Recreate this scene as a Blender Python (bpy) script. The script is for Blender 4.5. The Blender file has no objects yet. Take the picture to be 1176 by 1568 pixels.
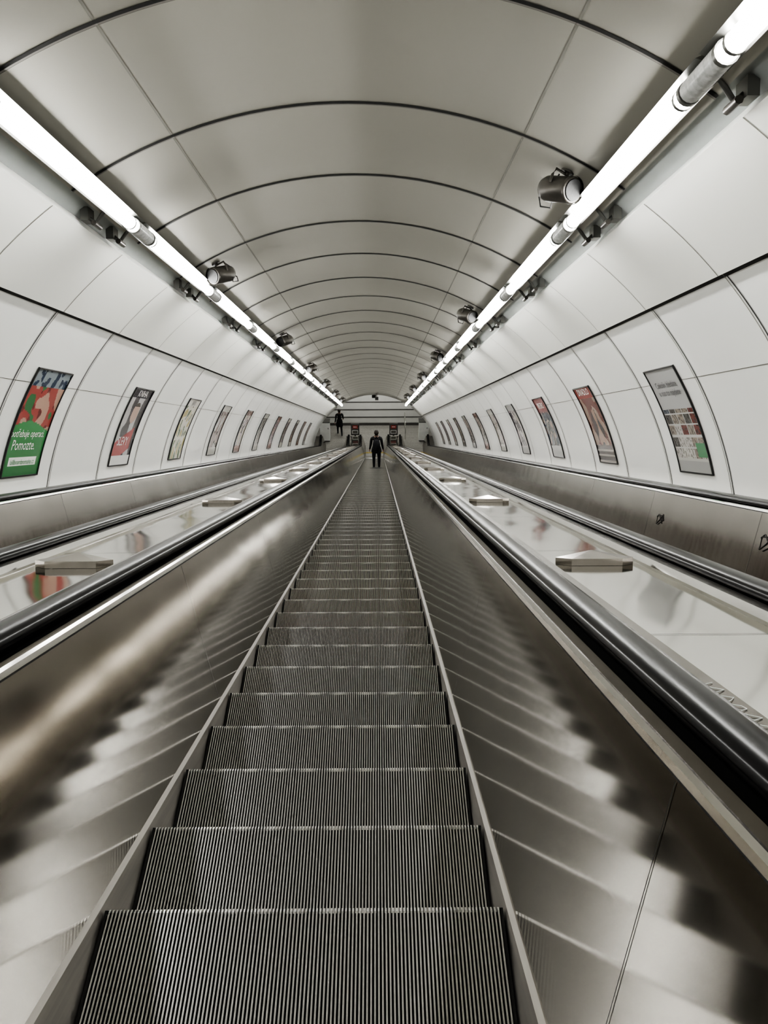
import bpy, math, random
from mathutils import Matrix, Vector, noise
random.seed(4)
S30=0.5; C30=math.cos(math.radians(30)); T15=math.tan(math.radians(15))
XC=-0.19; ZC=-1.13; R=3.40; ZN=-1.18; Y0=49.0; YB=-5.0
RP=1.63; RING0=6.13
ROT=(math.radians(-30),0,0)
M=Matrix.Rotation(math.radians(-30),4,'X')
scn=bpy.context.scene
col=scn.collection
rings=[RING0+RP*k for k in range(-6,26)]

# ---------------------------------------------------------------- materials
def newmat(name):
    m=bpy.data.materials.new(name); m.use_nodes=True
    nt=m.node_tree; b=nt.nodes['Principled BSDF']
    return m,nt,b
def mat(name,colr,rough=.5,metal=0,noise_scale=None,cvar=0,rvar=0,bump=0,stretch=(1,1,1),detail=2,coat=0,emis=None,estr=0,spec=None,bscale=None):
    m,nt,b=newmat(name)
    b.inputs['Base Color'].default_value=(*colr,1)
    b.inputs['Roughness'].default_value=rough
    b.inputs['Metallic'].default_value=metal
    if spec is not None: b.inputs['Specular IOR Level'].default_value=spec
    if coat: b.inputs['Coat Weight'].default_value=coat; b.inputs['Coat Roughness'].default_value=.12
    if emis: b.inputs['Emission Color'].default_value=(*emis,1); b.inputs['Emission Strength'].default_value=estr
    if noise_scale:
        tc=nt.nodes.new('ShaderNodeTexCoord'); mp=nt.nodes.new('ShaderNodeMapping')
        mp.inputs['Scale'].default_value=stretch
        n=nt.nodes.new('ShaderNodeTexNoise'); n.inputs['Scale'].default_value=noise_scale; n.inputs['Detail'].default_value=detail
        nt.links.new(tc.outputs['Object'],mp.inputs['Vector']); nt.links.new(mp.outputs[0],n.inputs['Vector'])
        def rng(lo,hi):
            mr=nt.nodes.new('ShaderNodeMapRange'); mr.clamp=False
            mr.inputs['From Min'].default_value=.3; mr.inputs['From Max'].default_value=.7
            mr.inputs['To Min'].default_value=lo; mr.inputs['To Max'].default_value=hi
            nt.links.new(n.outputs['Fac'],mr.inputs['Value']); return mr
        if cvar:
            mr=rng(1-cvar,1+cvar)
            mx=nt.nodes.new('ShaderNodeVectorMath'); mx.operation='SCALE'; mx.inputs[0].default_value=colr
            nt.links.new(mr.outputs[0],mx.inputs['Scale']); nt.links.new(mx.outputs[0],b.inputs['Base Color'])
        if rvar:
            mr=rng(max(.03,rough-rvar),rough+rvar); nt.links.new(mr.outputs[0],b.inputs['Roughness'])
        if bump:
            n2=nt.nodes.new('ShaderNodeTexNoise'); n2.inputs['Scale'].default_value=bscale or noise_scale; n2.inputs['Detail'].default_value=0
            nt.links.new(tc.outputs['Object'],n2.inputs['Vector'])
            bp=nt.nodes.new('ShaderNodeBump'); bp.inputs['Strength'].default_value=1; bp.inputs['Distance'].default_value=bump
            nt.links.new(n2.outputs['Fac'],bp.inputs['Height']); nt.links.new(bp.outputs[0],b.inputs['Normal'])
    return m
m_vault=mat('vault_enamel',(.415,.405,.362),.33,.58,.6,.03,0,0,detail=0)
m_wall=mat('wall_enamel',(.87,.875,.85),.22,0,.8,0,0,.012,bscale=1.0)
m_upper=mat('upper_panel_enamel',(.75,.75,.71),.36,.1,1.2,0,0,.02,bscale=1.2)
m_cove=mat('cove_paint',(.34,.36,.35),.4,.2,4,.05)
m_black=mat('joint_rubber_and_shadow',(.010,.009,.008),.6)
m_bead=mat('joint_bead',(.24,.23,.21),.35,.6)
m_faint=mat('faint_joint',(.16,.155,.135),.5)
m_panel=mat('brushed_steel_panel',(.375,.355,.325),.09,1,2,0,.01,.0015,detail=0,bscale=2.0)
m_outer=mat('outer_steel_panel',(.29,.27,.25),.17,1,4,.03,.02,.005,(1,5,1),bscale=2.2)
m_skirt=mat('skirt_steel',(.27,.255,.235),.45,.7,5,.22,.06,0,(1,.5,8),detail=4)
m_chrome=mat('polished_trim',(.80,.79,.76),.14,1)
m_deck=mat('deck_steel',(.74,.73,.69),.075,1,1.5,0,.01,.005,bscale=1.7)
m_hand=mat('handrail_rubber',(.006,.006,.007),.22,0,spec=.18)
m_groove=mat('dark_groove',(.010,.010,.010),.5)
m_rib=mat('step_rib_aluminium',(.78,.775,.76),.26,.92)
m_ribside=mat('step_groove_dark',(.012,.012,.012),.6,.2)  # dark colour painted in to deepen the groove shade; plain side strips share it
m_nose=mat('step_nose_highlight',(.95,.94,.91),.30,.85,60,.2,0)  # highlight line along the nose, painted as a lighter base colour
m_yellow=mat('comb_yellow',(.50,.40,.12),.5,0,20,.1)
m_lamp=mat('lamp_diffuser',(.9,.9,.9),.3,emis=(1,.995,.97),estr=22)
m_fill=mat('hall_fill_emitter',(.9,.9,.9),.3,emis=(1,.995,.97),estr=12)
m_clear=mat('lamp_clear_cover',(.62,.63,.62),.15,.1,30,.2)
m_house=mat('lamp_housing',(.15,.15,.14),.35,.6,5,.1)
m_spk=mat('speaker_grey',(.07,.065,.058),.35,.5,10,.2)
m_spkf=mat('speaker_grille',(.02,.02,.02),.6,0,60,.3)
m_floor=mat('granite_floor',(.38,.37,.34),.25,0,30,.2)
m_endwall=mat('end_wall_cladding',(.68,.68,.65),.35,0,2,.03)
m_darkwall=mat('dark_plinth',(.10,.095,.09),.4,0,8,.1)
m_red=mat('sign_red',(.40,.05,.04),.4,0,5,.05)
m_white=mat('plain_white',(.88,.89,.87),.3,0,5,.03)
m_frame=mat('poster_frame',(.04,.04,.04),.3,.6,9,.1)
m_scr_d=mat('scratch_dark',(.02,.018,.016),.6)
m_scr_l=mat('scratch_light',(.55,.58,.56),.4)

def poster_mat():
    m,nt,b=newmat('poster_print')
    a=nt.nodes.new('ShaderNodeVertexColor'); a.layer_name='Col'
    nt.links.new(a.outputs['Color'],b.inputs['Base Color']); b.inputs['Roughness'].default_value=.18
    return m
m_poster=poster_mat()
m_txt_w=mat('poster_ink_white',(.9,.9,.88),.3)
m_txt_g=mat('poster_ink_green',(.03,.25,.08),.3)
m_txt_k=mat('poster_ink_dark',(.05,.05,.06),.3)
m_coat=mat('jacket_black',(.012,.012,.014),.8,0,30,.3)
m_trou=mat('trousers_dark',(.02,.02,.025),.85,0,30,.3)
m_skin=mat('skin',(.5,.32,.24),.55,0,20,.05)
m_hair=mat('hair_dark',(.02,.014,.01),.6,0,40,.2)
m_shoe=mat('shoes',(.25,.25,.25),.5,0,20,.1)
m_eye=mat('eye',(.03,.02,.02),.2)

# ---------------------------------------------------------------- mesh builder
class MB:
    def __init__(s): s.v=[];s.f=[];s.m=[];s.mats=[];s.sm=[]
    def mi(s,m):
        if m not in s.mats: s.mats.append(m)
        return s.mats.index(m)
    def add(s,vs,fs,m,smooth=False):
        o=len(s.v); s.v+= [tuple(p) for p in vs]; i=s.mi(m)
        for f in fs: s.f.append(tuple(o+k for k in f)); s.m.append(i); s.sm.append(smooth)
    def box(s,x0,x1,y0,y1,z0,z1,m,tf=None):
        vs=[(x,y,z) for x in(x0,x1) for y in(y0,y1) for z in(z0,z1)]
        if tf: vs=[tf(Vector(p)) for p in vs]
        s.add(vs,[(0,1,3,2),(4,6,7,5),(0,4,5,1),(2,3,7,6),(0,2,6,4),(1,5,7,3)],m)
    def loft(s,rows,m,close=False,smooth=True,caps=False):
        n=len(rows[0]); vs=[p for r in rows for p in r]; fs=[]
        for i in range(len(rows)-1):
            for j in range(n if close else n-1):
                k=(j+1)%n
                fs.append((i*n+j,i*n+k,(i+1)*n+k,(i+1)*n+j))
        s.add(vs,fs,m,smooth)
        if caps:
            s.add(rows[0],[tuple(range(n))],m); s.add(rows[-1],[tuple(range(n))],m)
    def tube(s,pts,r,m,n=10,caps=True):
        pts=[Vector(p) for p in pts]; rows=[]
        rs=r if isinstance(r,(list,tuple)) else [r]*len(pts)
        for i,p in enumerate(pts):
            t=(pts[min(i+1,len(pts)-1)]-pts[max(i-1,0)])
            t=t.normalized()
            a=Vector((0,0,1)) if abs(t.z)<.9 else Vector((1,0,0))
            e1=t.cross(a).normalized(); e2=t.cross(e1)
            rows.append([p+rs[i]*(math.cos(2*math.pi*k/n)*e1+math.sin(2*math.pi*k/n)*e2) for k in range(n)])
        s.loft(rows,m,close=True,caps=caps)
    def mesh(s,name):
        me=bpy.data.meshes.new(name); me.from_pydata(s.v,[],s.f); 
        for m in s.mats: me.materials.append(m)
        me.polygons.foreach_set('material_index',s.m); me.polygons.foreach_set('use_smooth',s.sm); me.update()
        return me
    def obj(s,name,parent=None,rot=ROT,recalc=False):
        o=bpy.data.objects.new(name,s.mesh(name)); col.objects.link(o)
        if parent: o.parent=parent
        else: o.rotation_euler=rot
        return o
def empty(name,rot=ROT,loc=(0,0,0)):
    e=bpy.data.objects.new(name,None); col.objects.link(e); e.rotation_euler=rot; e.location=loc; e.empty_display_size=.3; return e

H=Vector((0,C30,S30)); U=Vector((0,-S30,C30)); HINGE=Vector((0,Y0,ZN))
SEND=3.75
def land(x,s,h): return HINGE+Vector((x,0,0))+H*s+U*h
def tun(x,z,st):
    zr=z-ZN
    if st=='m': return (x,Y0-zr*T15,z)
    if isinstance(st,tuple): return tuple(land(x,st[1],zr))
    return (x,st,z)
def arcp(sg,r,a): return (XC+sg*r*math.cos(math.radians(a)), ZC+r*math.sin(math.radians(a)))
SLOPE=[YB]+[y for y in rings if y>YB and y<Y0-2]
ST=SLOPE+['m',('s',SEND)]

# ceiling
def arc_surface(mb,sg,r,a0,a1,n,m,sts=ST):
    rows=[]
    for st in sts: rows.append([tun(*arcp(sg,r,a0+(a1-a0)*k/n),st) for k in range(n+1)])
    mb.loft(rows,m)
mb=MB(); arc_surface(mb,1,R,56,124,36,m_vault); 
ceil=mb.obj('ceiling')
mb=MB()
def arc_band(mb,sg,r,a0,a1,n,y,w,m):
    rows=[[ (arcp(sg,r,a0+(a1-a0)*k/n)[0],y-w/2,arcp(sg,r,a0+(a1-a0)*k/n)[1]), (arcp(sg,r,a0+(a1-a0)*k/n)[0],y+w/2,arcp(sg,r,a0+(a1-a0)*k/n)[1])] for k in range(n+1)]
    mb.loft(rows,m)
for y in rings:
    if y>Y0-1.2: continue
    arc_band(mb,1,R-.004,56,124,36,y,.052,m_black)
    arc_band(mb,1,R-.012,56,124,36,y,.018,m_bead)
for a in (69.3,110.7):
    w=.12
    rows=[[ (*[arcp(1,R-.003,a-w)[0]],y,arcp(1,R-.003,a-w)[1]), (arcp(1,R-.003,a+w)[0],y,arcp(1,R-.003,a+w)[1])] for y in SLOPE]
    mb.loft(rows,m_faint)
mb.obj('trim_1')
# walls
AB=10.0
for sg,nm in((-1,'left'),(1,'right')):
    mb=MB()
    arc_surface(mb,sg,R+.10,52,57,3,m_cove)
    arc_surface(mb,sg,R+.0,41,53.2,8,m_upper)
    arc_surface(mb,sg,R+.045,AB-8,42,18,m_wall)
    for a,ra,rb in((41,R,R+.05),(53.2,R,R+.10)):
        rows=[[tun(*arcp(sg,ra,a),st),tun(*arcp(sg,rb,a),st)] for st in ST]; mb.loft(rows,m_upper,smooth=False)
    rows=[[tun(*arcp(sg,R,56),st),tun(*arcp(sg,R+.1,56),st)] for st in ST]; mb.loft(rows,m_vault,smooth=False)
    mb.obj('wall_'+nm)
    t=MB()
    for y in rings:
        if y>Y0-1.2: continue
        arc_band(t,sg,R-.003,41,53.2,8,y,.010,m_faint)
        arc_band(t,sg,R+.040,AB,41,18,y-.018,.016,m_black)
        arc_band(t,sg,R+.040,AB,41,18,y+.024,.010,m_faint)
    for a,w,m,rr in((40.6,.25,m_black,R+.041),(28.5,.05,m_faint,R+.042)):  # black strip painted as the shadow line under the cornice; faint one is a seam
        rows=[[ (arcp(sg,rr,a-w)[0],y,arcp(sg,rr,a-w)[1]), (arcp(sg,rr,a+w)[0],y,arcp(sg,rr,a+w)[1])] for y in SLOPE]
        t.loft(rows,m)
    t.obj('trim_%d'%(2 if sg<0 else 3))
    b=MB()
    prof=[arcp(sg,R+.045,AB-1.5),arcp(sg,R-.0,AB-1.5),arcp(sg,R-.0,AB-.3),arcp(sg,R+.02,AB),arcp(sg,R+.045,AB)]
    rows=[[tun(*p,st) for p in prof] for st in ST]
    b.loft(rows,m_house,smooth=False)
    b.obj('baseboard_'+nm)

# ---------------------------------------------------------------- end hall
mb=MB()
mb.add([land(XC-3.45,.35,-.004),land(XC+3.45,.35,-.004),land(XC+3.45,SEND,-.004),land(XC-3.45,SEND,-.004)],[(0,1,2,3)],m_floor)
for k in range(1,6):
    s=.35+k*.6; mb.add([land(XC-3.45,s,.0),land(XC+3.45,s,.0),land(XC+3.45,s+.012,.0),land(XC-3.45,s+.012,.0)],[(0,1,2,3)],m_faint)
mb.obj('floor')
mb=MB()
prof=[(XC+3.44*math.cos(math.radians(a)),ZC+3.44*math.sin(math.radians(a))-ZN) for a in range(0,181,5)]
mb.add([land(x,SEND-.05,h) for x,h in prof],[tuple(range(len(prof)))],m_endwall)
for hh in (.55,1.05,1.55,2.05,2.55):
    w=math.sqrt(max(0,3.4**2-(hh-.05)**2))
    mb.box(XC-w,XC+w,-.02,0,hh-.03,hh+.03,m_darkwall,tf=lambda p:land(p.x,SEND-.055+p.y,p.z))
mb.box(XC-3.4,XC+3.4,-.03,0,0,.16,m_darkwall,tf=lambda p:land(p.x,SEND-.055+p.y,p.z))
mb.obj('wall_end')
mb=MB()
prof=[arcp(1,R+.1,a) for a in range(-10,191,5)]
mb.add([(x,YB+.02,z) for x,z in prof],[tuple(range(len(prof)))],m_wall)
mb.obj('wall_back')
mb=MB()
for x in(-1.9,-.2,1.5):
    mb.box(x-.12,x+.12,-.7,.7,-.05,0,m_house,tf=lambda p:land(p.x,2.5+p.y,2.85+p.z))
    mb.box(x-.09,x+.09,-.65,.65,-.07,-.05,m_fill,tf=lambda p:land(p.x,2.5+p.y,2.85+p.z))
    hz=math.sqrt(R*R-(x-XC)**2)+.05-.01
    mb.tube([land(x,2.1,2.85),land(x,2.1,hz)],.01,m_house,6); mb.tube([land(x,2.9,2.85),land(x,2.9,hz)],.01,m_house,6)
mb.obj('hall_fill_light')  # unseen fixtures added to brighten the landing hall

# ---------------------------------------------------------------- escalators
RB=2.5; TB=RB*T15; L_END=1.3
def path(y0=YB+.3,lend=L_END):
    st=[(Vector((0,y0,ZN)),Vector((0,0,1))),(Vector((0,Y0*.5,ZN)),Vector((0,0,1)))]
    for k in range(7):
        ph=math.radians(5*k)
        st.append((Vector((0,Y0-TB+RB*math.sin(ph),ZN+RB-RB*math.cos(ph))),Vector((0,-math.sin(ph),math.cos(ph)))))
    o=HINGE+H*TB
    st.append((o+H*(lend-TB+.0001),U.copy()))
    return st
PATH=path()
def sweep(mb,prof,cx,sg,m,st=PATH,close=False,smooth=False):
    rows=[[o+up*z+Vector((cx+sg*u,0,0)) for u,z in prof] for o,up in st]
    mb.loft(rows,m,close=close,smooth=smooth)
def make_step_mesh(N_R,gap):
    mb=MB()
    def P(x,h,v): return (x,h*C30-v*S30,h*S30+v*C30)
    pitch=.984/N_R; dp=.011
    segs=[((.004,0),(.388,0),m_rib),((.388,0),(.399,-.004),m_nose),((.399,-.004),(.397,-.03),m_nose),((.397,-.03),(.385,-.245),m_rib)]
    for i in range(N_R):
        x0=-.492+i*pitch+gap/2; x1=x0+pitch-gap
        for (a,b,m) in segs:
            na=(0,-dp) if a[0]<.1 else ((-dp*.7,-dp) if a[0]<.39 else (-dp,-.004) if a[1]>-.01 else (-dp,0))
            nb=((-dp*.7,-dp) if b[0]==.388 else (-dp,-.004) if b[1]>-.01 else (-dp,0))
            v=[P(x0,*a),P(x1,*a),P(x1,*b),P(x0,*b),P(x0,a[0]+na[0],a[1]+na[1]),P(x1,a[0]+na[0],a[1]+na[1]),P(x1,b[0]+nb[0],b[1]+nb[1]),P(x0,b[0]+nb[0],b[1]+nb[1])]
            mb.add(v,[(0,1,2,3)],m); mb.add(v,[(0,3,7,4),(1,5,6,2)],m_ribside)
    q=[(0,-dp),(.388-dp*.7,-dp),(.399-dp,-.009),(.385-dp,-.245)]
    rows=[[P(-.497,*a),P(.497,*a)] for a in q]; mb.loft(rows,m_ribside,smooth=False)
    for s in(-1,1):
        x0,x1=sorted((s*.492,s*.499))
        q=[(0,0),(.395,0),(.399,-.01),(.385,-.245)]
        mb.loft([[P(x0,*a),P(x1,*a)] for a in q],m_ribside,smooth=False)
    return mb.mesh('step_mesh')
step_me=make_step_mesh(108,.0050); step_lo=make_step_mesh(48,.010)
INNER=[((.505,-.32),(.505,.010),m_skirt),((.505,.010),(.518,.018),m_skirt),((.518,.018),(.670,.625),m_panel),
 ((.670,.625),(.668,.632),m_groove),((.668,.632),(.672,.646),m_chrome),((.672,.646),(.684,.650),m_chrome),((.684,.650),(.690,.632),m_groove),((.690,.632),(.715,.622),m_panel),((.715,.622),(.735,.632),m_outer),((.735,.632),(.745,.615),m_groove),((.745,.615),(.85,.615),m_groove),
 ((.85,.615),(.860,.648),m_groove),((.860,.648),(.915,.652),m_outer),((.915,.652),(.925,.625),m_chrome)]
HP=[(.748,.650),(.746,.668),(.756,.682),(.778,.690),(.802,.692),(.826,.690),(.846,.682),(.856,.668),(.854,.650),(.846,.640),(.756,.640)]
def handrail(mb,cx,sg):
    hc=.655
    pts=[(o,up) for o,up in PATH]
    rows=[[o+up*z+Vector((cx+sg*u,0,0)) for u,z in HP] for o,up in pts]
    r=.26; oe=pts[-1][0]+U*hc-U*r
    for k in range(1,13):
        th=math.radians(15*k); d=H*math.sin(th)+U*math.cos(th)
        rows.append([oe+d*(r+(z-hc))+Vector((cx+sg*u,0,0)) for u,z in HP])
    mb.loft(rows,m_hand,close=True,caps=True)
def scribble(mb,pts,w,m):
    mb.tube(pts,w,m,5)
def escalator(cx,outer,sme):
    e=empty('escalator')
    st=bpy.data.objects.new('steps',sme); col.objects.link(st); st.parent=e
    P=.4/C30; n0=-11
    st.location=(cx,2.086+P*n0-.4*C30,ZN-.2)
    a=st.modifiers.new('arr','ARRAY'); a.use_relative_offset=False; a.use_constant_offset=True
    a.constant_offset_displace=(0,P,0); a.count=int((Y0-TB-2.086)/P)-n0+1
    for sg in(-1,1):
        mb=MB()
        for a_,b_,m in INNER:
            mm=m_outer if (m is m_panel and sg in outer) else m
            sweep(mb,[a_,b_],cx,sg,mm)
        capp=[p[0] for p in INNER]+[INNER[-1][1],(1.13,.625),(1.13,-.32)]
        o,up=PATH[-1]
        mb.add([o+up*z+Vector((cx+sg*u,0,0)) for u,z in capp],[tuple(range(len(capp)))],m_panel)
        infill=[]
        r=.235; c=o+U*(.655-.26)
        for k in range(13):
            th=math.radians(15*k); infill.append(c+(H*math.sin(th)+U*math.cos(th))*r)
        for uu in(.76,.84): mb.add([p+Vector((cx+sg*uu,0,0)) for p in infill],[tuple(range(13))],m_chrome)
        y=1.35-2.4*2
        while y<Y0-2:
            q=[(.5185,.03),(.6675,.622)]
            mb.add([(cx+sg*q[0][0],y,ZN+q[0][1]),(cx+sg*q[0][0],y+.003,ZN+q[0][1]),(cx+sg*q[1][0],y+.003,ZN+q[1][1]),(cx+sg*q[1][0],y,ZN+q[1][1])],[(0,1,2,3)],m_groove)
            y+=2.4
        def pp(y,z): return (cx+sg*(.518+.152*(z-.018)/.607-.002),y,ZN+z)
        if sg==1 and outer==[1]:
            for yc,zc,k in((8.2,.38,1),(5.95,.43,1.2)):
                scribble(mb,[pp(yc+k*.09*math.cos(t*1.1)+.03*math.sin(t*2.7),zc+k*.05*math.sin(t*1.7+.4)) for t in range(11)],.005,m_scr_d)
        if sg==1 and not outer:
            scribble(mb,[(cx+.888+.018*math.sin(t*1.9),1.50+.018*t,ZN+.653) for t in range(18)],.0012,m_scr_l)
        mb.obj('balustrade_'+('left' if sg<0 else 'right'),e)
        mb=MB(); handrail(mb,cx,sg); mb.obj('handrail_'+('left' if sg<0 else 'right'),e)
        if sg in outer:
            mb=MB(); sweep(mb,[(.925,.625),(1.14,.628)],cx,sg,m_outer); mb.obj('outer_deck',e)
    mb=MB()
    stt=[s for s in PATH[2:]]
    sweep(mb,[(-.5,-.01),(.5,-.01)],cx,1,m_rib,st=stt)
    mb.box(cx-.5,cx+.5,.45,.55,0,.012,m_yellow,tf=lambda p:land(p.x,p.y,p.z))
    mb.obj('comb_plate',e)
    return e
SP=2.27
eC=escalator(XC,[],step_me); eL=escalator(XC-SP,[-1],step_lo); eR=escalator(XC+SP,[1],step_lo)
for sg in(-1,1):
    mb=MB()
    sweep(mb,[(.925,.625),(.935,.618),(1.335,.618),(1.345,.625)],XC,sg,m_deck)
    y=.6
    while y<Y0-2:
        mb.add([(XC+sg*.93,y,ZN+.6195),(XC+sg*1.34,y,ZN+.6195),(XC+sg*1.34,y+.004,ZN+.6195),(XC+sg*.93,y+.004,ZN+.6195)],[(0,1,2,3)],m_groove); y+=1.8
    y=3.75-3.6*2
    while y<Y0-2:
        cx=XC+sg*1.135; z=ZN+.619
        v=[(cx-.17,y,z),(cx-.11,y-.05,z),(cx+.11,y-.05,z),(cx+.17,y,z),(cx+.11,y+.16,z),(cx-.11,y+.16,z),
           (cx-.17,y,z+.03),(cx-.11,y-.05,z+.03),(cx+.11,y-.05,z+.03),(cx+.17,y,z+.03),(cx,y+.06,z+.055)]
        f=[(0,1,7,6),(1,2,8,7),(2,3,9,8),(3,4,9),(0,6,5),(4,5,10),(9,4,10),(6,10,5),(6,7,10),(7,8,10),(8,9,10)]
        mb.add(v,f,m_outer); y+=3.6
    mb.obj('deck_'+('left' if sg<0 else 'right'),eC)

# ---------------------------------------------------------------- lamps
LS=3.0; J0=7.05-LS*4
for sg in(-1,1):
    lx=XC+sg*1.68; lz=1.62
    e=empty('fluorescent_light_row')
    tb=MB(); cl=MB(); hs=MB(); br=MB()
    nx,nz=sg*.52,.854
    j=J0
    while j<Y0-4:
        tb.tube([(lx,max(j+.22,YB+.2),lz),(lx,j+LS-.22,lz)],.048,m_lamp,12)
        n=22; L=.40; pts=[];rs=[]
        for k in range(n*2+1):
            pts.append((lx,j-.2+L*k/(2*n),lz)); rs.append(.056 if k%2 else .051)
        if j>YB+.3: cl.tube(pts,rs,m_clear,16)
        for yy in(j-.22,j+.22):
            if yy>YB+.2: hs.tube([(lx,yy-.015,lz),(lx,yy+.015,lz)],.058,m_house,16)
        y0,y1=max(j+.02,YB+.2),j+LS-.02
        c=(lx+nx*.064,lz+nz*.064); tx,tz=nz,-nx
        q=[(c[0]-tx*.080-nx*.022,c[1]-tz*.080-nz*.022),(c[0],c[1]-.0),(c[0]+tx*.072-nx*.018,c[1]+tz*.072-nz*.018),(c[0]+tx*.05+nx*.02,c[1]+tz*.05+nz*.02),(c[0]-tx*.05+nx*.02,c[1]-tz*.05+nz*.02)]  # housing tray shaped wider to shade the vault beside the tubes
        hs.loft([[(a,y0,b) for a,b in q],[(a,y1,b) for a,b in q]],m_house,close=True,smooth=False,caps=True)
        for yy in(j+.30,j+LS-.32):
            if yy<YB+.2: continue
            ex,ez=arcp(sg,R+.06,54.4)
            ax,az=arcp(sg,R-.05,54.6)
            br.tube([(lx+nx*.05,yy,lz+nz*.05),(lx+sg*.08,yy,lz+.10),(lx+sg*.18,yy+.01,lz+.10),(ax,yy+.03,az+.02),(ex,yy+.05,ez)],.017,m_house,8)
            br.tube([(ax,yy-.03,az+.01),(ax,yy+.12,az+.01)],.022,m_spk,8)
            br.box(ex-.03,ex+.03,yy-.02,yy+.12,ez-.05,ez+.05,m_house)
            hs.tube([(lx,yy-.012,lz),(lx,yy+.012,lz)],.053,m_house,16)
        j+=LS
    tb.obj('diffuser_tubes',e); cl.obj('clear_covers',e); hs.obj('housing',e); br.obj('brackets',e)

# ---------------------------------------------------------------- loudspeakers
def spk_mesh():
    mb=MB()
    r=.092
    pts=[(0,-.15,0),(0,-.149,0),(0,-.145,0),(0,.10,0),(0,.14,0),(0,.15,0)]
    rs=[.01,r*.9,r,r,r*.85,.03]
    mb.tube(pts,rs,m_spk,20)
    mb.tube([(0,-.160,0),(0,-.148,0)],[r*.8,r*.82],m_spkf,20)
    mb.tube([(0,-.155,0),(0,-.135,0)],[r*1.06,r*1.06],m_spk,20,caps=False)
    mb.tube([(-r-.005,0,0),(-r-.02,0,.05),(-r-.01,0,.10),(0,0,.115),(r+.01,0,.10),(r+.02,0,.05),(r+.005,0,0)],.010,m_spk,8)
    mb.tube([(0,0,.11),(0,0,.138)],.018,m_spk,8)
    mb.tube([(0,0,.125),(0,0,.138)],.05,m_spk,12)
    mb.tube([(0,.13,.0),(.02,.19,-.06),(.04,.15,-.12),(.05,.05,-.12),(.06,.10,-.02),(.04,.14,.06),(.02,.1,.13)],.006,m_spkf,6)
    return mb.mesh('loudspeaker_mesh')
spm=spk_mesh()
for sg,ys in((1,[6.4+6.52*k for k in range(-1,6)]),(-1,[9.65+6.52*k for k in range(-1,6)])):
    for y in ys:
        ang=62.6
        x,z=arcp(sg,R-.14,ang)
        o=bpy.data.objects.new('loudspeaker',spm); col.objects.link(o)
        t=Matrix.Translation((x,y,z))@Matrix.Rotation(sg*math.radians(90-ang),4,'Y')@Matrix.Rotation(sg*math.radians(35),4,'Z')
        o.matrix_world=M@t

# ---------------------------------------------------------------- posters
def fb(x,y,s): return noise.noise(Vector((x,y,s)))
def lerp(a,b,t): return tuple(a[i]*(1-t)+b[i]*t for i in range(3))
def d_green(u,v):
    if v<.46+.05*math.sin(u*4):
        if .12<u<.88 and .09<v<.17: return (.85,.88,.82)
        return lerp((.01,.20,.035),(.02,.32,.06),v*2)
    if v>.84: return (.03,.06,.12) if fb(u*9,v*9,1)>0 else (.25,.3,.33)
    n=fb(u*5,v*5,2.2)
    if n>.18: return (.55,.30,.20)
    if n<-.22: return (.02,.20,.04)
    return (.45,.05,.035) if fb(u*8,v*8,7)>-.2 else (.2,.02,.015)
def d_woman(u,v):
    if v>.88: return (.025,.02,.035)
    if v<.12: return (.75,.75,.72)
    dx=u-.55; dy=v-.68
    if dx*dx/.03+dy*dy/.02<1: return (.55,.36,.28) if dy<.08 else (.05,.03,.02)
    if .12<v-.25*(u-.5)<.40 and u<.85 : return (.45,.04,.04)
    n=fb(u*4,v*4,5)
    return (.5,.48,.47) if n>.05 else (.08,.07,.08)
def d_cream(u,v):
    n=fb(u*6,v*6,9); 
    if v>.88: return (.65,.62,.55)
    if n>.25: return (.45,.38,.12)
    if n<-.22: return (.12,.2,.08)
    return (.62,.58,.47)
def d_mag(u,v):
    if v>.60: return (.46,.46,.45)
    if v<.10: return (.38,.38,.36)
    if u>.70 and .14<v<.28: return (.05,.28,.10)
    cu=int(u*5); cv=int(v*9); fu=u*5-cu; fv=v*9-cv
    if fu<.12 or fv<.14: return (.50,.48,.45)
    random.seed(cu*31+cv*7); c=random.choice([(.12,.11,.1),(.3,.25,.2),(.45,.42,.38),(.2,.05,.04),(.1,.12,.15),(.5,.48,.42)])
    return c if fb(u*30,v*30,3)>-.1 else lerp(c,(0,0,0),.5)
def d_red(u,v):
    if v>.86: return (.36,.05,.04)
    if v<.22: return (.12,.10,.10) if int(v*40)%3 else (.45,.4,.36)
    dx=u-.5; dy=v-.45
    n=fb(u*5,v*5,11)
    if dx*dx/.07+dy*dy/.06<1: return (.04,.03,.03) if n>-.05 else (.35,.2,.14)
    return (.22,.05,.035) if n>-.1 else (.35,.24,.18)
def d_bluered(u,v):
    if v>.75: return (.34,.05,.05)
    if v<.18: return (.5,.5,.48)
    n=fb(u*5,v*5,15)
    return (.04,.07,.11) if n>.05 else (.35,.25,.2) if n>-.2 else (.05,.05,.05)
def d_rand(seed):
    rr=random.Random(seed)
    pal=[]
    for _ in range(4):
        g=rr.uniform(.05,.45); pal.append((g*1.1,g*rr.uniform(.75,1),g*rr.uniform(.6,1)))
    bg=rr.choice([(.5,.48,.43),(.38,.37,.35),(.12,.1,.09),(.28,.14,.11)])
    def f(u,v):
        if v<.15 or v>.88: return bg
        n=fb(u*4,v*4,seed*3.1)
        i=0 if n<-.2 else 1 if n<0 else 2 if n<.2 else 3
        return pal[i]
    return f
A0,A1=12.8,31.0
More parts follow.
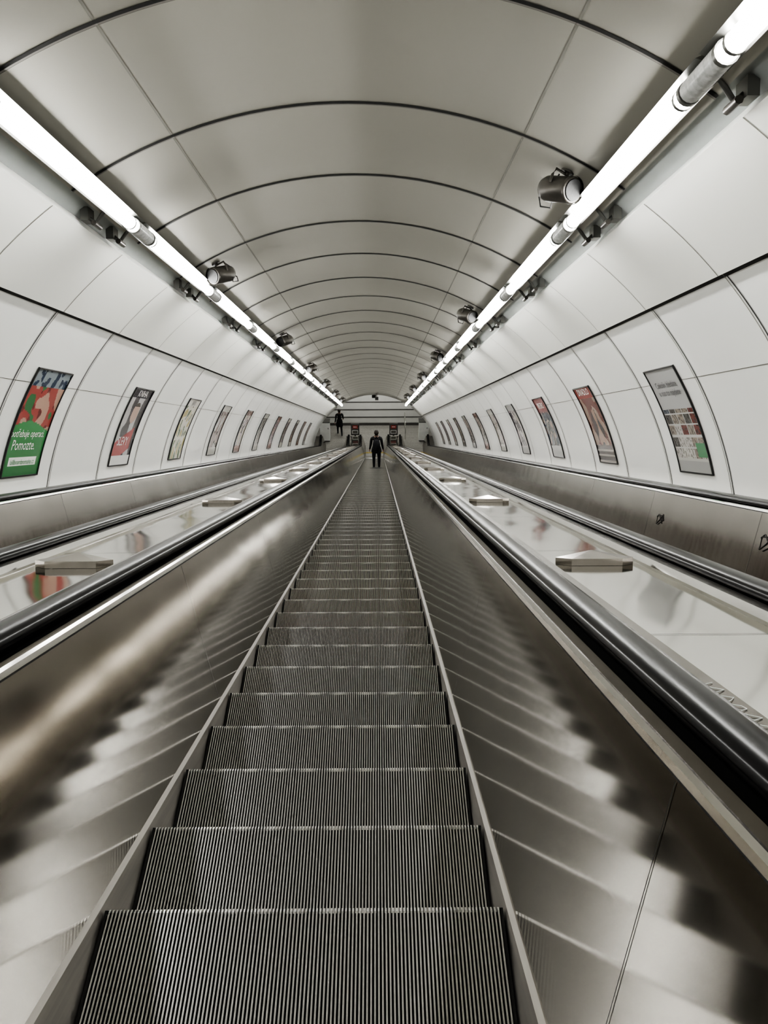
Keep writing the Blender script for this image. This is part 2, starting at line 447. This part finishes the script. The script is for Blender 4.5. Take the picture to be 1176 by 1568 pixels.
def poster(sg,yc,fn,texts=()):
    e=empty('advertising_poster')
    W=.86
    def pt(u,v,dr):
        a=A0+(A1-A0)*v; x,z=arcp(sg,R+.045-dr,a)
        y=yc-W/2+u*W if sg<0 else yc+W/2-u*W
        return Vector((x,y,z))
    nu,nv=60,76
    vs=[pt(i/nu,j/nv,.012) for j in range(nv+1) for i in range(nu+1)]
    fs=[(j*(nu+1)+i,j*(nu+1)+i+1,(j+1)*(nu+1)+i+1,(j+1)*(nu+1)+i) for j in range(nv) for i in range(nu)]
    me=bpy.data.meshes.new('print'); me.from_pydata(vs,[],fs); me.materials.append(m_poster)
    ca=me.color_attributes.new('Col','FLOAT_COLOR','CORNER')
    dat=[]
    for j in range(nv):
        for i in range(nu):
            c=fn((i+.5)/nu,(j+.5)/nv); g=.3*c[0]+.6*c[1]+.1*c[2]; c=lerp(c,(g,g,g),.27); dat+= [*c,1]*4  # print colours greyed to imitate muting by gloss reflections
    ca.data.foreach_set('color',dat)
    o=bpy.data.objects.new('print',me); col.objects.link(o); o.parent=e
    fr=MB(); t=.014; tu=t/W*1; tv=t/1.08
    n=12
    for (ua,ub) in((-tu,0),(1,1+tu)):
        rows=[[pt(ua,-tv+(1+2*tv)*k/n,.004),pt(ua,-tv+(1+2*tv)*k/n,.022),pt(ub,-tv+(1+2*tv)*k/n,.022),pt(ub,-tv+(1+2*tv)*k/n,.004)] for k in range(n+1)]
        fr.loft(rows,m_frame,smooth=False,caps=True,close=True)
    for (va,vb) in((-tv,0),(1,1+tv)):
        q=[[pt(u,va,.004),pt(u,va,.022),pt(u,vb,.022),pt(u,vb,.004)] for u in(0,1)]
        fr.loft(q,m_frame,smooth=False,close=True,caps=True)
    fr.obj('frame',e)
    for (s,u0,v0,size,m) in texts:
        cu=bpy.data.curves.new('t','FONT'); cu.body=s; cu.size=size; cu.align_x='CENTER'; cu.resolution_u=2
        to=bpy.data.objects.new('t',cu); col.objects.link(to)
        bpy.context.view_layer.update()
        tm=bpy.data.meshes.new_from_object(to.evaluated_get(bpy.context.evaluated_depsgraph_get()))
        bpy.data.objects.remove(to)
        for vv in tm.vertices:
            q=pt(u0+vv.co.x,v0+vv.co.y*.8,.0145); vv.co=q
        tm.materials.clear(); tm.materials.append(m)
        ob=bpy.data.objects.new('lettering',tm); col.objects.link(ob); ob.parent=e
PC=8.57; PS=RP*2
desL={0:(d_green,[('potřebuje operaci.',.46,.36,.125,m_txt_w),('Pomozte.',.42,.24,.17,m_txt_w),('billboardpomaha.cz',.5,.105,.085,m_txt_g)]),
 1:(d_woman,[('KNIHA',.5,.90,.16,m_txt_w),('SLEVY',.42,.25,.20,m_txt_w)]),2:(d_cream,[('JARO',.5,.90,.14,m_txt_k)])}
desR={0:(d_mag,[('Cokoliv hledáte,',.5,.82,.11,m_txt_k),('u nás to najdete',.5,.74,.11,m_txt_k)]),
 1:(d_red,[('DIVADLO',.5,.90,.16,m_txt_w)]),2:(d_bluered,[('METRO',.5,.82,.18,m_txt_w)])}
for k in range(-2,11):
    y=PC+PS*k
    if y>Y0-6: break
    f,t=desL.get(k,(d_rand(k+20),())); poster(-1,y,f,t)
    f,t=desR.get(k,(d_rand(k+50),())); poster(1,y,f,t)

# ---------------------------------------------------------------- landing objects
def sign(x,s):
    mb=MB(); tf=lambda p:land(x+p.x,s+p.y,.30+p.z)
    mb.box(-.05,.05,-.04,.04,-.3,.35,m_house,tf)
    mb.box(-.24,.24,-.05,.05,.30,1.05,m_darkwall,tf)
    mb.box(-.15,.15,-.056,-.05,.74,.94,m_red,tf)
    mb.box(-.10,.10,-.06,-.056,.82,.86,m_white,tf)
    mb.box(-.17,.17,-.056,-.05,.40,.62,m_white,tf)
    mb.box(-.14,.14,-.06,-.056,.43,.59,m_faint,tf)
    mb.obj('information_sign')
sign(XC-1.1,1.5); sign(XC+1.1,1.5)
for sg in(-1,1):
    mb=MB(); tf=lambda p:land(XC+sg*2.85+p.x,1.95+p.y,p.z)
    mb.box(-.26,.26,-.2,.2,0,.08,m_darkwall,tf)
    mb.box(-.28,.28,-.22,.22,.08,1.25,m_white,tf)
    mb.box(-.25,.25,-.235,-.22,.12,.64,m_white,tf); mb.box(-.25,.25,-.235,-.22,.68,1.21,m_white,tf)
    mb.box(.17,.20,-.25,-.235,.85,.95,m_spk,tf)
    mb.box(-.30,.30,-.24,.24,1.25,1.29,m_house,tf)
    mb.obj('glass_wall_standin')  # white boxes added in place of the bright glass walls
mb=MB()
cx=XC+.15; zt=ZC+R-.005; yy=Y0-2.2
mb.tube([(cx,yy,zt+.0),(cx,yy,zt-.18)],.02,m_spk,8); mb.tube([(cx,yy,zt-.005),(cx,yy,zt-.02)],.06,m_spk,12)
mb.box(cx-.09,cx+.09,yy-.22,yy+.15,zt-.34,zt-.17,m_spk)
mb.tube([(cx,yy-.22,zt-.255),(cx,yy-.26,zt-.255)],.06,m_spkf,12)
mb.obj('security_camera')
mb=MB()
mb.tube([land(1.6,2.0,0),land(1.6,2.0,1.05),land(1.6,2.1,1.1),land(1.6,3.2,1.1),land(1.6,3.3,1.05),land(1.6,3.3,0)],.022,m_chrome,8)
mb.tube([land(1.6,2.0,.55),land(1.6,3.3,.55)],.015,m_chrome,8)
mb.obj('guard_rail')

# ---------------------------------------------------------------- people
def skin_obj(verts,edges,radii,sub=1,root=0):
    me=bpy.data.meshes.new('sk'); me.from_pydata(verts,edges,[])
    o=bpy.data.objects.new('sk',me); col.objects.link(o)
    md=o.modifiers.new('s','SKIN'); md.use_smooth_shade=True; md.branch_smoothing=.3
    for i,r in enumerate(radii):
        sv=me.skin_vertices[0].data[i]; sv.radius=r if isinstance(r,tuple) else (r,r); sv.use_root=(i==root)
    s=o.modifiers.new('u','SUBSURF'); s.levels=sub; s.render_levels=sub
    bpy.context.view_layer.update()
    m=bpy.data.meshes.new_from_object(o.evaluated_get(bpy.context.evaluated_depsgraph_get()))
    bpy.data.objects.remove(o)
    return m
m_lips=mat('lips',(.35,.12,.1),.5)
def person(name,pos,yaw,arms,legs,backpack=False,longcoat=False):
    V=[];E=[];Rr=[]
    def a(p,r,par=None):
        V.append(p);Rr.append(r)
        if par is not None:E.append((par,len(V)-1))
        return len(V)-1
    pel=a((0,0,.96),(.15,.11)); sp=a((0,.0,1.12),(.14,.10),pel); ch=a((0,0,1.32),(.17,.115),sp); ub=a((0,-.005,1.43),(.12,.09),ch)
    nk=a((0,.0,1.51),(.055,.055),ub); hb=a((0,.015,1.585),(.066,.075),nk); hm=a((0,.015,1.66),(.076,.094),hb); ht=a((0,.0,1.73),(.062,.075),hm)
    for i,sg in enumerate((-1,1)):
        el,wr=arms[i]
        sh=a((sg*.18,0,1.41),.068,ub); e_=a((sg*.22+el[0]*sg,el[1],el[2]),.05,sh); fo=a(tuple((Vector((sg*.22+el[0]*sg,el[1],el[2]))*.5+Vector((sg*wr[0],wr[1],wr[2]))*.5)),.043,e_); w_=a((sg*wr[0],wr[1],wr[2]),.032,fo)
        kn,an,to=legs[i]
        hp=a((sg*.10,0,.86),.098,pel); mt=a(tuple((Vector((sg*.10,0,.86))+Vector((sg*kn[0],kn[1],kn[2])))*.5),.085,hp)
        k_=a((sg*kn[0],kn[1],kn[2]),.062,mt); cf=a(tuple(Vector((sg*kn[0],kn[1],kn[2]))*.65+Vector((sg*an[0],an[1]-.01,an[2]))*.35),.060,k_)
        a_=a((sg*an[0],an[1],an[2]),.042,cf); t_=a((sg*to[0],to[1],to[2]),(.045,.032),a_)
    body=skin_obj(V,E,Rr,2)
    mats=[m_coat,m_trou,m_skin,m_hair,m_shoe]
    body.materials.clear()
    for m in mats: body.materials.append(m)
    for p in body.polygons:
        c=p.center; z=c.z
        if z>1.535:
            p.material_index=3 if (z>1.70 or c.y<-.0 ) else 2
        elif z>1.49 and abs(c.x)<.08: p.material_index=2
        elif z<.11: p.material_index=4
        elif z<.86 and abs(c.x)<.17 and not(longcoat and z>.62): p.material_index=1
        else: p.material_index=0
        p.use_smooth=True
    e=empty(name,rot=(0,0,yaw),loc=pos)
    bo=bpy.data.objects.new('body',body); col.objects.link(bo); bo.parent=e
    for i,sg in enumerate((-1,1)):
        el,wr=arms[i]; w=Vector((sg*wr[0],wr[1],wr[2])); elb=Vector((sg*(.22+el[0]),el[1],el[2]))
        d=(w-elb).normalized(); fwd=Vector((0,1,0)); n=d.cross(fwd).normalized() if abs(d.y)<.95 else Vector((sg,0,0)); f=n.cross(d).normalized()
        if f.y<0: f=-f
        inn=Vector((-sg,0,0))
        ms=[]
        pv=[w,w+d*.04,w+d*.085]; ms.append(skin_obj([tuple(p) for p in pv],[(0,1),(1,2)],[(.026,.022),(.036,.017),(.036,.015)],1))
        for k,(off,ln) in enumerate(((.030,.068),(.010,.078),(-.010,.072),(-.029,.056))):
            b=w+d*.075+f*off; p1=b+d*ln*.45+inn*.008; p2=p1+(d*.9+inn*.5).normalized()*ln*.35; p3=p2+(d*.7+inn*.8).normalized()*ln*.3
            ms.append(skin_obj([tuple(b),tuple(p1),tuple(p2),tuple(p3)],[(0,1),(1,2),(2,3)],[.0095,.009,.0085,.007],1))
        b=w+d*.03+f*.028; p1=b+(d*.7+f*.6+inn*.3).normalized()*.035; p2=p1+(d*.9+f*.2+inn*.3).normalized()*.03
        ms.append(skin_obj([tuple(b),tuple(p1),tuple(p2)],[(0,1),(1,2)],[.012,.0105,.008],1))
        mb=MB()
        for m in ms: mb.add([tuple(v.co) for v in m.vertices],[tuple(p.vertices) for p in m.polygons],m_skin,True)
        ho=bpy.data.objects.new('hand_%d'%(i+1),mb.mesh('hand')); col.objects.link(ho); ho.parent=e
    mb=MB()
    mb.tube([(0,.105,1.665),(0,.128,1.635),(0,.105,1.625)],[.008,.014,.010],m_skin,8)
    for s in(-1,1):
        mb.tube([(s*.032,.088,1.668),(s*.032,.108,1.668)],[.013,.009],m_eye,8)
        mb.tube([(s*.078,.0,1.675),(s*.088,-.005,1.66),(s*.078,.002,1.635)],[.012,.016,.010],m_skin,8)
    mb.tube([(-.024,.098,1.598),(0,.106,1.597),(.024,.098,1.598)],[.005,.008,.005],m_lips,6)
    rows=[]
    for j in range(9):
        th=math.radians(10+j*14); rows.append([(.089*math.sin(th)*math.cos(ph),-.012+.108*math.sin(th)*math.sin(ph),1.665+.108*math.cos(th)) for ph in [math.radians(-200+k*220/16) for k in range(17)]])
    mb.loft(rows,m_hair)
    ring=[]
    for z,rx,ry in((1.47,.085,.08),(1.50,.075,.075),(1.53,.07,.072)):
        ring.append([(rx*math.cos(t*math.pi/8),ry*math.sin(t*math.pi/8)+.003,z) for t in range(16)])
    mb.loft(ring,m_coat,close=True)
    lo=.66 if longcoat else .82
    ring=[]
    for z,rx,ry in((1.05,.155,.118),(.93,.185,.14),(lo,.20,.155)):
        ring.append([(rx*math.cos(t*math.pi/10),ry*math.sin(t*math.pi/10),z) for t in range(20)])
    mb.loft(ring,m_coat,close=True)
    if backpack:
        q=[]
        for z,w,d in((1.02,.10,.06),(1.06,.14,.10),(1.25,.145,.12),(1.40,.12,.09),(1.44,.07,.05)):
            q.append([(w*math.cos(t*math.pi/8),-.15+ -d*.5+d*.5*math.sin(t*math.pi/8)*1.3,z) for t in range(16)])
        mb.loft(q,m_trou,close=True,caps=True)
        for s in(-1,1): mb.tube([(s*.08,-.12,1.42),(s*.09,0,1.49),(s*.10,.12,1.36),(s*.11,.09,1.18),(s*.1,-.1,1.08)],.014,m_trou,6)
    ho=bpy.data.objects.new('head_and_clothes',mb.mesh('hc')); col.objects.link(ho); ho.parent=e
    return e
P_=.4/C30
nn=69; ny=2.086+P_*nn
loc=M@Vector((-.05,ny-.2*C30,ZN-.1))
rel=((.0,-.03,1.13),(.26,.06,.88))
person('person_standing',loc+Vector((0,-.03,0)),0,(rel,rel),(((.10,.01,.50),(.10,-.03,.09),(.115,.13,.035)),((.10,.02,.50),(.10,-.03,.09),(.115,.13,.035))),backpack=True)
loc=M@land(-2.22,2.45,0)
person('person_walking',loc,math.radians(8),(((.0,-.10,1.14),(.26,.02,.90)),((.0,.08,1.15),(.25,.24,.98))),(((.10,.16,.52),(.10,.10,.10),(.11,.26,.045)),((.10,.0,.50),(.10,-.22,.13),(.105,-.08,.035))),longcoat=True)

# ---------------------------------------------------------------- camera, world, view
w=bpy.data.worlds.new('World'); scn.world=w; w.use_nodes=True
w.node_tree.nodes['Background'].inputs[0].default_value=(.05,.05,.05,1); w.node_tree.nodes['Background'].inputs[1].default_value=.3
cd=bpy.data.cameras.new('camera'); cam=bpy.data.objects.new('camera',cd); col.objects.link(cam)
cd.sensor_fit='VERTICAL'; cd.sensor_height=36; cd.lens=1326/1568*36; cd.clip_end=200; cd.clip_start=.05
cam.location=(0,0,0)
cam.rotation_euler=(math.radians(90-35.0),0,math.radians(-.48))
scn.camera=cam
scn.view_settings.view_transform='AgX'
scn.view_settings.look='AgX - High Contrast'
scn.view_settings.exposure=.6
